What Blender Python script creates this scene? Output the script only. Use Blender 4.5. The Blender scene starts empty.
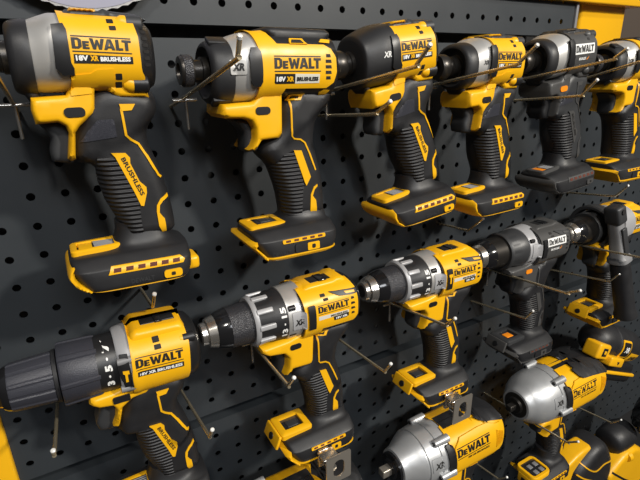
import bpy, bmesh, math, random
import numpy as np
from mathutils import Vector, Matrix
from mathutils.bvhtree import BVHTree
from mathutils.geometry import delaunay_2d_cdt, tessellate_polygon
random.seed(7)
S = bpy.context.scene
C = S.collection
MM = 0.001
R = math.radians

# ------------------------------------------------------------------ materials
def mat(name, col, rough=.5, metal=0., bump=None, coat=0., spec=.5, var=None):
    m = bpy.data.materials.new(name); m.use_nodes = True
    nt = m.node_tree; b = nt.nodes['Principled BSDF']
    b.inputs['Base Color'].default_value = (*col, 1)
    b.inputs['Roughness'].default_value = rough
    b.inputs['Metallic'].default_value = metal
    b.inputs['Coat Weight'].default_value = coat
    b.inputs['Specular IOR Level'].default_value = spec
    tc = nt.nodes.new('ShaderNodeTexCoord')
    if var:                                   # faint wear / dust mottling
        n = nt.nodes.new('ShaderNodeTexNoise'); n.inputs['Scale'].default_value = var[0]
        n.inputs['Detail'].default_value = 4
        nt.links.new(tc.outputs['Object'], n.inputs['Vector'])
        mr = nt.nodes.new('ShaderNodeMapRange'); mr.inputs['From Min'].default_value = .3; mr.inputs['From Max'].default_value = .7
        mr.inputs['To Min'].default_value = rough-var[1]; mr.inputs['To Max'].default_value = rough+var[1]
        nt.links.new(n.outputs['Fac'], mr.inputs['Value']); nt.links.new(mr.outputs['Result'], b.inputs['Roughness'])
    if bump:
        kind, scale, dist = bump
        if kind == 'noise':
            n = nt.nodes.new('ShaderNodeTexNoise'); n.inputs['Scale'].default_value = scale; o = n.outputs['Fac']
        elif kind == 'ribs':
            n = nt.nodes.new('ShaderNodeTexWave'); n.bands_direction = 'Z'; n.inputs['Scale'].default_value = scale; n.inputs['Distortion'].default_value = 0; o = n.outputs['Fac']
        elif kind == 'knurl':
            n = nt.nodes.new('ShaderNodeTexVoronoi'); n.inputs['Scale'].default_value = scale; o = n.outputs['Distance']
        nt.links.new(tc.outputs['Object'], n.inputs['Vector'])
        bp = nt.nodes.new('ShaderNodeBump'); bp.inputs['Distance'].default_value = dist; bp.inputs['Strength'].default_value = 1
        nt.links.new(o, bp.inputs['Height']); nt.links.new(bp.outputs['Normal'], b.inputs['Normal'])
    return m
M = dict(
 yellow=mat('yellow_plastic', (.84,.435,.006), .38, var=(40,.06)),
 rubber=mat('black_rubber', (.014,.014,.0155), .5, bump=('noise',1500,.00006), var=(60,.08)),
 grip=mat('ribbed_rubber', (.017,.017,.019), .5, bump=('ribs',95,.0012)),
 black=mat('black_plastic', (.012,.012,.013), .38),
 gloss=mat('gloss_black', (.010,.010,.011), .12),
 charcoal=mat('charcoal_plastic', (.032,.033,.035), .45, var=(50,.05)),
 greyshell=mat('grey_shell', (.058,.057,.056), .42, var=(50,.05)),
 grey=mat('grey_plastic', (.20,.20,.205), .45),
 silver=mat('cast_aluminium', (.50,.49,.47), .42, .55, var=(80,.06)),
 silver2=mat('bright_alloy', (.47,.48,.49), .40, .55, var=(80,.05)),
 silverp=mat('silver_plastic', (.40,.40,.41), .4, .2),
 knurl=mat('knurled_sleeve', (.035,.035,.04), .38, .2, bump=('knurl',1100,.0004)),
 sleeve=mat('sleeve_plastic', (.036,.037,.047), .40, .1, bump=('knurl',1500,.00012)),
 chrome=mat('polished_chrome', (.70,.66,.60), .22, .92),
 steel=mat('tool_steel', (.55,.50,.43), .34, .8),
 darksteel=mat('blackened_steel', (.06,.055,.05), .34, .8),
 wire=mat('nickel_wire', (.66,.56,.38), .27, .8),
 tip=mat('wire_end', (.85,.84,.80), .35, .3),
 brass=mat('brass', (.75,.52,.20), .25, 1.),
 ink=mat('black_print', (.012,.011,.010), .5),
 white=mat('white_print', (.80,.80,.78), .5),
 pale=mat('pale_print', (.62,.60,.52), .5),
 hole=mat('vent_dark', (.006,.005,.005), .7),
 maroon=mat('vent_inner', (.10,.018,.006), .6),
 orange=mat('orange_plastic', (.85,.26,.01), .35),
 lens=mat('smoked_display', (.02,.02,.022), .1),
 board=mat('board_paint', (.027,.032,.037), .5, var=(25,.05), bump=('noise',2500,.00003)),
 frame=mat('yellow_paint', (.80,.42,.01), .22, coat=.3),
 back=mat('backing_dark', (.012,.012,.013), .8),
 blade=mat('blade_steel', (.55,.53,.5), .3, .9),
 bladelabel=mat('blade_label', (.30,.30,.38), .5),
 wallm=mat('wall_brown', (.05,.035,.025), .6),
)

# ------------------------------------------------------------------ mesh helpers (all in mm, x right, y into board, z up)
def mkobj(name, V, F, m, parent=None, sharp=38, loc=None):
    me = bpy.data.meshes.new(name)
    me.from_pydata([(v[0]*MM, v[1]*MM, v[2]*MM) for v in V], [], F)
    me.validate()
    bm = bmesh.new(); bm.from_mesh(me); bmesh.ops.recalc_face_normals(bm, faces=bm.faces); bm.to_mesh(me); bm.free()
    me.polygons.foreach_set('use_smooth', [True]*len(me.polygons))
    me.set_sharp_from_angle(angle=R(sharp))
    me.materials.append(m)
    o = bpy.data.objects.new(name, me); C.objects.link(o)
    if parent: o.parent = parent
    if loc: o.location = loc
    return o
def merge(*vfs):
    V, F = [], []
    for v, f in vfs:
        n = len(V); V += list(v); F += [tuple(i+n for i in t) for t in f]
    return V, F
def rotp(pts, deg):
    c, s = math.cos(R(deg)), math.sin(R(deg)); return [(x*c-z*s, x*s+z*c) for x, z in pts]
def shift(pts, dx, dz): return [(x+dx, z+dz) for x, z in pts]
def chaikin(p, n=1, w=.22):
    for _ in range(n):
        q = []
        for i in range(len(p)):
            a, b = p[i], p[(i+1)%len(p)]
            q += [(a[0]*(1-w)+b[0]*w, a[1]*(1-w)+b[1]*w), (a[0]*w+b[0]*(1-w), a[1]*w+b[1]*(1-w))]
        p = q
    return p
def dens(p, step):
    q = []
    for i in range(len(p)):
        a, b = p[i], p[(i+1)%len(p)]
        n = max(1, int(math.hypot(b[0]-a[0], b[1]-a[1])/step+.5))
        q += [(a[0]+(b[0]-a[0])*k/n, a[1]+(b[1]-a[1])*k/n) for k in range(n)]
    return q
def area(p): return .5*sum(p[i][0]*p[(i+1)%len(p)][1]-p[(i+1)%len(p)][0]*p[i][1] for i in range(len(p)))
def inside(P, poly):
    x, z = P[:,0], P[:,1]; c = np.zeros(len(P), bool); q = np.array(poly)
    for i in range(len(q)):
        x1, z1 = q[i-1]; x2, z2 = q[i]
        if z1 == z2: continue
        k = ((z1 > z) != (z2 > z)) & (x < (x2-x1)*(z-z1)/(z2-z1)+x1); c ^= k
    return c
def dist(P, poly):
    q = np.array(poly); d = np.full(len(P), 1e9)
    for i in range(len(q)):
        a, b = q[i-1], q[i]; ab = b-a; L = ab@ab
        if L < 1e-9: continue
        t = np.clip(((P-a)@ab)/L, 0, 1); d = np.minimum(d, np.linalg.norm(P-a-t[:,None]*ab, axis=1))
    return d
def fill2d(poly, step, rings=(), edge=None):
    """triangulate a polygon with interior grid + inset rings; returns pts(n,2), tris, nb (boundary count)"""
    if area(poly) < 0: poly = poly[::-1]
    B = dens(poly, edge or step); n = len(B)
    A = np.array(B); nx = np.roll(A,-1,0)-np.roll(A,1,0); nx /= np.linalg.norm(nx,axis=1)[:,None]+1e-9
    inn = np.c_[-nx[:,1], nx[:,0]]
    pts = []
    for k, d in enumerate(rings):
        Q = A+inn*d; ok = inside(Q, B); dd = dist(Q, B); Q = Q[ok & (dd > d*.93)]
        pts.append(Q)
    x0, z0 = A.min(0); x1, z1 = A.max(0)
    G = np.array([(x0+(i+.5*(j%2))*step, z0+j*step*.87) for j in range(1, int((z1-z0)/step/.87)+1) for i in range(0, int((x1-x0)/step)+2)]) if (x1-x0) > step else np.zeros((0,2))
    if len(G):
        ok = inside(G, B); G = G[ok]
        if len(G):
            m = (rings[-1] if rings else 0)+step*.45; G = G[dist(G, B) > m]
    allp = np.concatenate([A]+[p for p in pts if len(p)]+([G] if len(G) else []))
    res = delaunay_2d_cdt([Vector(p) for p in allp], [], [list(range(n))], 1, 1e-5)
    vc = np.array([tuple(v) for v in res[0]]); F = [tuple(f) for f in res[2]]
    if not F: return vc, [], []
    cen = np.array([vc[list(f)].mean(0) for f in F]); k = inside(cen, B)
    F = [f for f, q in zip(F, k) if q]
    d = dist(vc, B); bd = d < 1e-3
    return vc, F, bd
def pillow(poly, T, ry=None, r=None, step=4, Tf=None, edge=None, y0=0):
    """solid from a side outline: half thickness T, rounded edge of depth ry (in y) over r (inwards)"""
    ry = T if ry is None else ry; r = ry if r is None else r
    rings = [r*(1-math.cos(a)) for a in (R(22), R(45), R(67), R(90))]
    rings = [q for q in rings if q > .25]
    vc, F, bd = fill2d(poly, step, rings, edge or min(step, 3))
    d = dist(vc, poly)
    t = np.clip(d/r, 0, 1); h = (T-ry)+ry*np.sqrt(np.clip(1-(1-t)**2, 0, 1))
    if Tf is not None: h = h*np.array([Tf(x, z) for x, z in vc])
    n = len(vc)
    V = [(x, y0-a, z) for (x, z), a in zip(vc, h)]+[(x, y0+a, z) for (x, z), a in zip(vc, h)]
    FF = [tuple(f) for f in F]+[tuple(i+n for i in f[::-1]) for f in F]
    E = {}
    for f in F:
        for a, b in zip(f, f[1:]+f[:1]): E[(a, b)] = 1
    FF += [(b, a, a+n, b+n) for (a, b) in E if (b, a) not in E]
    return V, FF
def lathe(prof, zc=0, seg=48, fun=None, yc=0, cap=True, sy=1., sz=1.):
    V, F = [], []
    for i, (x, r) in enumerate(prof):
        for k in range(seg):
            a = 2*math.pi*k/seg; q = fun(x, a, r) if fun else r
            V.append((x, yc+q*math.cos(a)*sy, zc+q*math.sin(a)*sz))
    for i in range(len(prof)-1):
        for k in range(seg):
            j = (k+1)%seg; F.append((i*seg+k, i*seg+j, (i+1)*seg+j, (i+1)*seg+k))
    if cap:
        F.append(tuple(range(seg))); F.append(tuple((len(prof)-1)*seg+k for k in range(seg-1, -1, -1)))
    return V, F
def sell(a, n):
    c, s = math.cos(a), math.sin(a); return math.copysign(abs(c)**(2/n), c), math.copysign(abs(s)**(2/n), s)
def loftx(secs, seg=56):
    """sections (x, zc, hz, hy, n)"""
    V, F = [], []
    for x, zc, hz, hy, n in secs:
        for k in range(seg):
            c, s = sell(2*math.pi*k/seg, n); V.append((x, hy*c, zc+hz*s))
    m = len(secs)
    for i in range(m-1):
        for k in range(seg):
            j = (k+1)%seg; F.append((i*seg+k, i*seg+j, (i+1)*seg+j, (i+1)*seg+k))
    F.append(tuple(range(seg))); F.append(tuple((m-1)*seg+k for k in range(seg-1, -1, -1)))
    return V, F
def loftz(secs, seg=64):
    """sections (z, x0, x1, y0, y1, n, tilt): z of the section plane with slope tilt dz/dx"""
    V, F = [], []
    for s_ in secs:
        z, x0, x1, y0, y1, n = s_[:6]; tl = s_[6] if len(s_) > 6 else 0
        cx, hx, cy, hy = (x0+x1)/2, (x1-x0)/2, (y0+y1)/2, (y1-y0)/2
        for k in range(seg):
            c, s = sell(2*math.pi*k/seg, n); V.append((cx+hx*c, cy+hy*s, z+tl*(hx*c)))
    m = len(secs)
    for i in range(m-1):
        for k in range(seg):
            j = (k+1)%seg; F.append((i*seg+k, i*seg+j, (i+1)*seg+j, (i+1)*seg+k))
    F.append(tuple(range(seg))); F.append(tuple((m-1)*seg+k for k in range(seg-1, -1, -1)))
    return V, F
def smoothsecs(secs, n=4):
    """Catmull-Rom between sections"""
    out = []; A = [np.array(s, float) for s in secs]
    for i in range(len(A)-1):
        p0, p1, p2, p3 = A[max(i-1,0)], A[i], A[i+1], A[min(i+2,len(A)-1)]
        for k in range(n):
            t = k/n; out.append(tuple(.5*((2*p1)+(-p0+p2)*t+(2*p0-5*p1+4*p2-p3)*t*t+(-p0+3*p1-3*p2+p3)*t**3)))
    return out+[tuple(A[-1])]
def box(x0, x1, y0, y1, z0, z1, b=.0):
    if b <= 0:
        V = [(x,y,z) for x in (x0,x1) for y in (y0,y1) for z in (z0,z1)]
        return V, [(0,1,3,2),(4,6,7,5),(0,4,5,1),(2,3,7,6),(0,2,6,4),(1,5,7,3)]
    bm = bmesh.new(); bmesh.ops.create_cube(bm, size=1)
    for v in bm.verts: v.co = Vector(((x0+x1)/2+v.co.x*(x1-x0), (y0+y1)/2+v.co.y*(y1-y0), (z0+z1)/2+v.co.z*(z1-z0)))
    bmesh.ops.bevel(bm, geom=bm.edges[:], offset=b, segments=3, affect='EDGES', profile=.5)
    V = [tuple(v.co) for v in bm.verts]; F = [tuple(v.index for v in f.verts) for f in bm.faces]; bm.free(); return V, F
def xform(vf, mtx):
    V, F = vf; return [tuple(mtx @ Vector(v)) for v in V], F
def tube(path, r, seg=10, flat=None):
    P = [Vector(p) for p in path]; V, F = [], []
    up = Vector((1,0,0))
    for i, p in enumerate(P):
        t = (P[min(i+1,len(P)-1)]-P[max(i-1,0)]).normalized()
        u = up-t*up.dot(t)
        if u.length < .2: u = Vector((0,0,1))-t*t.z
        u.normalize(); w = t.cross(u)
        for k in range(seg):
            a = 2*math.pi*k/seg; V.append(tuple(p+u*math.cos(a)*r+w*math.sin(a)*r))
    for i in range(len(P)-1):
        for k in range(seg):
            j = (k+1)%seg; F.append((i*seg+k, i*seg+j, (i+1)*seg+j, (i+1)*seg+k))
    F.append(tuple(range(seg))); F.append(tuple((len(P)-1)*seg+k for k in range(seg-1,-1,-1)))
    return V, F
def smoothpath(P, n=6):
    A = [np.array(p, float) for p in P]; out = []
    for i in range(len(A)-1):
        p0, p1, p2, p3 = A[max(i-1,0)], A[i], A[i+1], A[min(i+2,len(A)-1)]
        for k in range(n):
            t = k/n; out.append(tuple(.5*((2*p1)+(-p0+p2)*t+(2*p0-5*p1+4*p2-p3)*t*t+(-p0+3*p1-3*p2+p3)*t**3)))
    return out+[tuple(A[-1])]
def strokepoly(P, w):
    A = [np.array(p, float) for p in P]; L, Rr = [], []
    for i in range(len(A)):
        t = A[min(i+1,len(A)-1)]-A[max(i-1,0)]; t /= np.linalg.norm(t); n = np.array((-t[1], t[0]))*w/2
        L.append(tuple(A[i]+n)); Rr.append(tuple(A[i]-n))
    return L+Rr[::-1]
def rrect(x0, x1, z0, z1, r=1., ang=0, n=4):
    p = []
    for cx, cz, a0 in ((x1-r, z1-r, 0), (x0+r, z1-r, 90), (x0+r, z0+r, 180), (x1-r, z0+r, 270)):
        for k in range(n+1):
            a = R(a0+90*k/n); p.append((cx+r*math.cos(a), cz+r*math.sin(a)))
    if ang:
        mx, mz = (x0+x1)/2, (z0+z1)/2; p = shift(rotp(shift(p, -mx, -mz), ang), mx, mz)
    return p

# lettering --------------------------------------------------------
GLY = {
 'D': ([[(0,0),(.5,0),(.72,.18),(.72,.82),(.5,1),(0,1)], [(.26,.2),(.26,.8),(.42,.8),(.47,.72),(.47,.28),(.42,.2)]], .78),
 'e': ([[(0,0),(.5,0),(.5,.17),(.24,.17),(.24,.28),(.46,.28),(.46,.44),(.24,.44),(.24,.55),(.5,.55),(.5,.72),(0,.72)]], .54),
 'W': ([[(0,1),(.26,1),(.36,.42),(.47,.9),(.63,.9),(.74,.42),(.84,1),(1.1,1),(.88,0),(.66,0),(.55,.48),(.44,0),(.22,0)]], 1.04),
 'A': ([[(0,0),(.25,0),(.3,.16),(.56,.16),(.61,0),(.86,0),(.58,1),(.28,1)], [(.35,.34),(.51,.34),(.43,.7)]], .90),
 'L': ([[(0,0),(.56,0),(.56,.22),(.26,.22),(.26,1),(0,1)]], .50),
 'T': ([[(0,.78),(.22,.78),(.22,0),(.48,0),(.48,.78),(.72,.78),(.72,1),(0,1)]], .72),
}
def logo2d():
    V, F = [], []; x = 0
    for ch in 'DeWALT':
        loops, adv = GLY[ch]; n = len(V)
        flat = [p for l in loops for p in l]
        for t in tessellate_polygon([[Vector((a, b, 0)) for a, b in l] for l in loops]): F.append(tuple(i+n for i in t))
        V += [(a+x, b) for a, b in flat]; x += adv
    w = max(v[0] for v in V)
    return [(a/w, b) for a, b in V], F
def text2d(s, bold=.02, shear=0):
    cu = bpy.data.curves.new('t', 'FONT'); cu.body = s; cu.size = 1; cu.offset = bold; cu.resolution_u = 2; cu.shear = shear
    o = bpy.data.objects.new('t', cu); C.objects.link(o)
    bpy.context.view_layer.update()
    e = o.evaluated_get(bpy.context.evaluated_depsgraph_get()); me = e.to_mesh()
    V = [(v.co.x, v.co.y) for v in me.vertices]; F = [tuple(p.vertices) for p in me.polygons]
    e.to_mesh_clear(); bpy.data.objects.remove(o); bpy.data.curves.remove(cu)
    x0 = min(v[0] for v in V); x1 = max(v[0] for v in V); z0 = min(v[1] for v in V); z1 = max(v[1] for v in V)
    return [((a-x0)/(x1-x0), (b-z0)/(z1-z0)) for a, b in V], F

class Tool:
    def __init__(s, name, label, cat, group=None):
        s.root = bpy.data.objects.new(name, None); C.objects.link(s.root); s.root.empty_display_size = .02
        s.root['label'] = label; s.root['category'] = cat
        if group: s.root['group'] = group
        s.base = []; s.bvh = None
    def part(s, name, vf, m, parent=None, base=False, sharp=38, label=None):
        o = mkobj(name, vf[0], vf[1], M[m], parent or s.root, sharp)
        if label: o['label'] = label
        if base: s.base.append(vf); s.bvh = None
        return o
    def tree(s):
        if s.bvh is None: s.bvh = BVHTree.FromPolygons(*[list(a) for a in merge(*s.base)])
        return s.bvh
    def hit(s, x, z, sgn=-1):
        h = s.tree().ray_cast(Vector((x, 120*sgn, z)), Vector((0, -sgn, 0)))
        if h[0] is None: return None
        n = h[1]
        if n.y*sgn < 0: n = -n
        return h[0], n
    def onto(s, P, h, sgn=-1):
        """points (x,z) -> surface offset h along the normal"""
        out = []
        for i, (x, z) in enumerate(P):
            q = s.hit(x, z, sgn); hh = h[i] if hasattr(h, '__len__') else h
            if q is None: out.append((x, 0, z))
            else:
                n = q[1]; p = q[0]
                k = Vector((n.x*.5, n.y, n.z*.5)) if abs(n.y) > .3 else n
                v = p+n*hh; out.append((v.x, v.y if v.y*sgn > 0 else 0, v.z))
        return out
    def inlay(s, name, poly, m, h=.9, step=3, both=False, hf=None, parent=None, base=False, label=None, sharp=30, depth=1.2):
        vc, F, bd = fill2d(poly, step, (min(.4, step*.2),) if h > .6 else (), min(step, 2.5))
        sets = []
        for sgn in ((-1, 1) if both else (-1,)):
            hs = [h+(hf(x, z) if hf else 0) for x, z in vc]
            top = s.onto([tuple(p) for p in vc], hs, sgn)
            n = len(top); V = list(top); FF = [tuple(f) for f in F] if sgn < 0 else [tuple(f[::-1]) for f in F]
            E = {}
            for f in F:
                for a, b in zip(f, f[1:]+f[:1]): E[(a, b)] = 1
            be = [(a, b) for (a, b) in E if (b, a) not in E]; mp = {}
            for a, b in be:
                for q in (a, b):
                    if q not in mp: mp[q] = len(V); v = top[q]; V.append((v[0], v[1]-sgn*depth if abs(v[1]) > depth else 0, v[2]))
                FF.append((b, a, mp[a], mp[b]))
            sets.append((V, FF))
        vf = merge(*sets)
        return s.part(name, vf, m, parent, base, sharp, label)
    def decal(s, name, shape2d, m, o, u, v, h=.25, parent=None, th=.0):
        """flat lettering: shape in unit square mapped to origin o, width vec u, height vec v (x,z)"""
        V2, F = shape2d
        P = [(o[0]+a*u[0]+b*v[0], o[1]+a*u[1]+b*v[1]) for a, b in V2]
        return s.part(name, (s.onto(P, h), F), m, parent)
def logo(t, m, x0, x1, z0, z1, tilt=0, parent=None, bars=True, h=1.5):
    c, sn = math.cos(R(tilt)), math.sin(R(tilt)); w = x1-x0; H = z1-z0
    cx, cz = (x0+x1)/2, (z0+z1)/2
    o = (cx-w/2*c+H/2*sn, cz-w/2*sn-H/2*c)
    t.decal('logo_lettering', logo2d(), m, o, (w*c, w*sn), (-H*sn, H*c), h, parent)
    if bars:
        for k, (a, b, q0) in enumerate(((-.30, -.20, 0), (1.10, 1.2, .0))):
            V = []; n = 12
            for i in range(n+1):
                for bb in (a, b): V.append((q0+(1-q0)*i/n, bb))
            F = [(2*i, 2*i+2, 2*i+3, 2*i+1) for i in range(n)]
            t.decal('logo_rule', (V, F), m, o, (w*c, w*sn), (-H*sn, H*c), h, parent)
def words(t, txt, m, x0, x1, z0, z1, parent=None, h=1.5, bold=.03, tilt=0, shear=0, up=False, name='lettering'):
    sh = text2d(txt, bold, shear)
    if up:   # reads bottom to top
        t.decal(name, sh, m, (x1, z0), (0, z1-z0), (-(x1-x0), 0), h, parent)
    else:
        c, s_ = math.cos(R(tilt)), math.sin(R(tilt)); w, H = x1-x0, z1-z0
        t.decal(name, sh, m, (x0, z0), (w*c, w*s_), (-H*s_, H*c), h, parent)

def copy_tree(o, parent=None):
    c = o.copy(); C.objects.link(c); c.parent = parent
    for ch in list(o.children): copy_tree(ch, c)
    return c
def walk(o):
    yield o
    for ch in o.children: yield from walk(ch)
def base_name(n): return n.rsplit('.', 1)[0] if n[-3:].isdigit() and '.' in n else n
def recolour(root, mp):
    for o in list(walk(root)):
        if o.type != 'MESH': continue
        k = base_name(o.name)
        if k in mp or '*'+o.data.materials[0].name in mp:
            v = mp.get(k) or mp['*'+o.data.materials[0].name]
            if v is None: continue
            o.data = o.data.copy(); o.data.materials[0] = M[v]
def prune(root, names):
    kill = []
    def rec(o, dead):
        d = dead or base_name(o.name) in names
        if d: kill.append(o)
        for c in o.children: rec(c, d)
    rec(root, False)
    for o in kill[::-1]: bpy.data.objects.remove(o)
def place(root, x, z, rot=0, y=-68., label=None, group=None):
    root.location = (x*MM, y*MM, z*MM); root.rotation_euler = (0, R(-rot), 0)
    if label: root['label'] = label
    if group: root['group'] = group
# ------------------------------------------------------------------ shared tool pieces
def foot(t, dx, dz, style, sh='rubber', ye='yellow'):
    """battery foot with flat shoulders; local x,z given for style 'A' traced foot"""
    nd = dx-9 if style == 'A' else dx
    e = 0 if style == 'A' else 4
    f = smoothsecs([(dz-153.5, dx-37+e, dx+27, -34, 19, 7), (dz-152, dx-39.5+e, dx+30, -36.8, 21.8, 8), (dz-146, dx-43.5+e, dx+33, -37, 22, 8),
                    (dz-139, dx-47.5+e, dx+34, -36.3, 21.4, 7.5), (dz-136.5, dx-47.5+e, dx+34, -35, 20, 7), (dz-131, dx-46+e, dx+34, -27.5, 17, 6),
                    (dz-129.4, nd-(14 if style == 'A' else 18), dx+33, -23, 16.6, 4), (dz-126, nd-8, nd+34, -19.5, 16.5, 3), (dz-119, nd-5.5, nd+32.5, -17, 16, 2.6), (dz-112, nd-5, nd+30, -15.5, 15.5, 2.6)], 4)
    ft = t.part('foot', loftz(f), sh, base=True)
    n0 = len(t.base)
    # wrap-round yellow rail along the bottom edge and nose
    rail = smoothsecs([(dz-155, dx-35, dx+28.5, -35.5, 20, 7), (dz-152.4, dx-37.6, dx+31, -38, 23, 8), (dz-151.2, dx-38.4, dx+31.8, -38, 23, 8)], 2)
    if style == 'A':   # thin rail with crescent nose guards
        rail = smoothsecs([(dz-154.3, dx-38, dx+28, -34, 19, 5.5), (dz-153.2, dx-39.5, dx+29.5, -36.8, 21.8, 6), (dz-152.6, dx-40, dx+30, -37, 22, 6)], 2)
    t.part('foot_rail', loftz(rail), ye)
    if style == 'A':
        t.part('nose_guard', pillow(chaikin([(dx-44.5, dz-133.5), (dx-49.5, dz-136), (dx-51, dz-140), (dx-47, dz-147.5), (dx-40, dz-153), (dx-35, dz-154.6), (dx-37.5, dz-151), (dx-44, dz-146), (dx-46.8, dz-139.5)], 1), 28.6, 9, 1.2, 2.5, y0=-7.5), ye)
    else:
        t.part('nose_guard', pillow([(dx-42, dz-137.2), (dx-46.5, dz-137.8), (dx-48.4, dz-139.6), (dx-38, dz-152), (dx-35, dz-155), (dx-33, dz-153), (dx-36.6, dz-149), (dx-44.6, dz-140.6)], 29.7, 6, 1, 2.5, y0=-7.5), ye)
    # side vent strip and release button
    if style in 'A':
        vs = t.inlay('vent_strip', [(dx-26, dz-141), (dx-23.5, dz-136.2), (dx+24, dz-136.2), (dx+27, dz-138.5), (dx+25.5, dz-141)], ye, h=.9, step=3)
        for k in range(6):
            x = dx-20+k*8.1
            t.inlay('vent_slot', [(x-2.6, dz-139.8), (x-2, dz-137.6), (x+2.8, dz-137.6), (x+2.4, dz-139.8)], 'maroon', h=1.15, step=3, parent=vs)
        b = t.inlay('release_button', rrect(dx+11, dx+24, dz-150.5, dz-144.6, 2), ye, h=1.2, step=3)
        t.inlay('button_mark', rrect(dx+16, dx+19, dz-149, dz-146.4, .8), 'ink', h=1.5, step=2, parent=b)
        words(t, 'DEWALT', 'charcoal', dx-12, dx+4, dz-150, dz-146.6, h=.5, name='moulded_lettering')
    else:
        vs = t.inlay('vent_strip', rrect(dx-22, dx+18.5, dz-141, dz-137.8, 1), ye, h=.9, step=3)
        for k in range(5):
            x = dx-17+k*7.6
            t.inlay('vent_slot', rrect(x-2.2, x+2.2, dz-140.2, dz-138.4, .5), 'maroon', h=1.15, step=3, parent=vs)
        b = t.inlay('release_button', rrect(dx-11, dx+23, dz-150.5, dz-142.6, 2), sh, h=1.2, step=3)
        t.inlay('button_insert', rrect(dx+.5, dx+12, dz-150, dz-143.4, 1), ye, h=1.7, step=3, parent=b)
        t.inlay('button_mark', rrect(dx+4.5, dx+8, dz-148.6, dz-145, 1.2), 'ink', h=2., step=2, parent=b)
        words(t, 'DEWALT', 'charcoal', dx-31, dx-15, dz-150.5, dz-147, h=.5, name='moulded_lettering')
    return ft
def topplate(t, name, x0, x1, y0, y1, z, th, m, tilt=0, b=.8, parent=None, hole=None):
    mt = Matrix.Translation(((x0+x1)/2, (y0+y1)/2, z)) @ Matrix.Rotation(R(-tilt), 4, 'Y')
    return t.part(name, xform(box(-(x1-x0)/2, (x1-x0)/2, -(y1-y0)/2, (y1-y0)/2, -th, th, b), mt), m, parent)
def ringframe(x0, x1, y0, y1, w, z, th, r=4, tilt=0):
    """rounded rectangular frame lying in the xy plane"""
    o = rrect(x0, x1, y0, y1, r); i = rrect(x0+w, x1-w, y0+w, y1-w, max(r-w, .8)); n = len(o); V, F = [], []
    for zz, l in ((z-th, o), (z+th*.6, o), (z+th, [(a+(c-a)*.25, b+(d-b)*.25) for (a, b), (c, d) in zip(o, i)]), (z+th, i), (z-th, i)): V += [(a, b, zz+tilt*(a-(x0+x1)/2)) for a, b in l]
    for s_ in range(4):
        for k in range(n):
            j = (k+1)%n; F.append((s_*n+k, s_*n+j, (s_+1)*n+j, (s_+1)*n+k))
    for k in range(n): j = (k+1)%n; F.append((4*n+k, 4*n+j, j, k))
    return V, F
def display(t, dx, dz, style):
    if style == 'A':
        p = t.part('display_frame', ringframe(dx-46.5, dx-13, -17, 8, 4.2, dz-128.3, 2.0, 4, .05), 'yellow')
        t.part('display_panel', box(dx-41, dx-15, -12, 5, dz-131, dz-127.5, .4), 'yellow', p)
        for k in range(6): t.part('display_rib', box(dx-31, dx-16.5, -10.2+k*2.3, -9.1+k*2.3, dz-128, dz-126.6, .3), 'grey', p)
        t.part('display_window', box(dx-32, dx-15.8, -11, 4, dz-129, dz-127.1, .3), 'lens', p)
    else:
        p = t.part('display_frame', ringframe(dx-41.5, dx-8, -18, 12, 6, dz-129.8, 1.9, 3, .03), 'yellow')
        t.part('display_panel', box(dx-38, dx-11, -14, 8, dz-132.5, dz-129, .4), 'yellow', p)
        t.part('display_window', box(dx-32, dx-13.5, -12, 6, dz-131, dz-128.2, .5), 'lens', p)
        t.part('display_button', box(dx-28, dx-19, -8, 2, dz-130, dz-127.6, .6), 'charcoal', p)
def ribs(period, amp, ang=8):
    def f(x, z): return amp*(.5+.5*math.sin(2*math.pi*(z*math.cos(R(ang))-x*math.sin(R(ang)))/period))
    return f
def revolve_fingers(x0, x1, r, n, w, h, ph=0):
    parts = []
    for k in range(n):
        a = 2*math.pi*k/n+ph; b = box(x0, x1, -w/2, w/2, r-h, r+h, min(w, 2*h)*.3)
        parts.append(xform(b, Matrix.Rotation(a, 4, 'X')))
    return merge(*parts)
def moved(vf, dx=0, dy=0, dz=0): return [(x+dx, y+dy, z+dz) for x, y, z in vf[0]], vf[1]
def screwboss(t, name, x0, x1, y, z, r, m1, m2):
    b = t.part(name, moved(lathe([(x0-4, .5), (x0-3.2, r*.6), (x0, r), (x1, r), (x1+.6, r*.9)], 0, 20), 0, y, z), m1)
    t.part('boss_cap', moved(lathe([(x1, r*1.05), (x1+9, r*1.05), (x1+10, r*.8), (x1+10.5, r*.4)], 0, 20), 0, y, z), m2, b)

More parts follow.
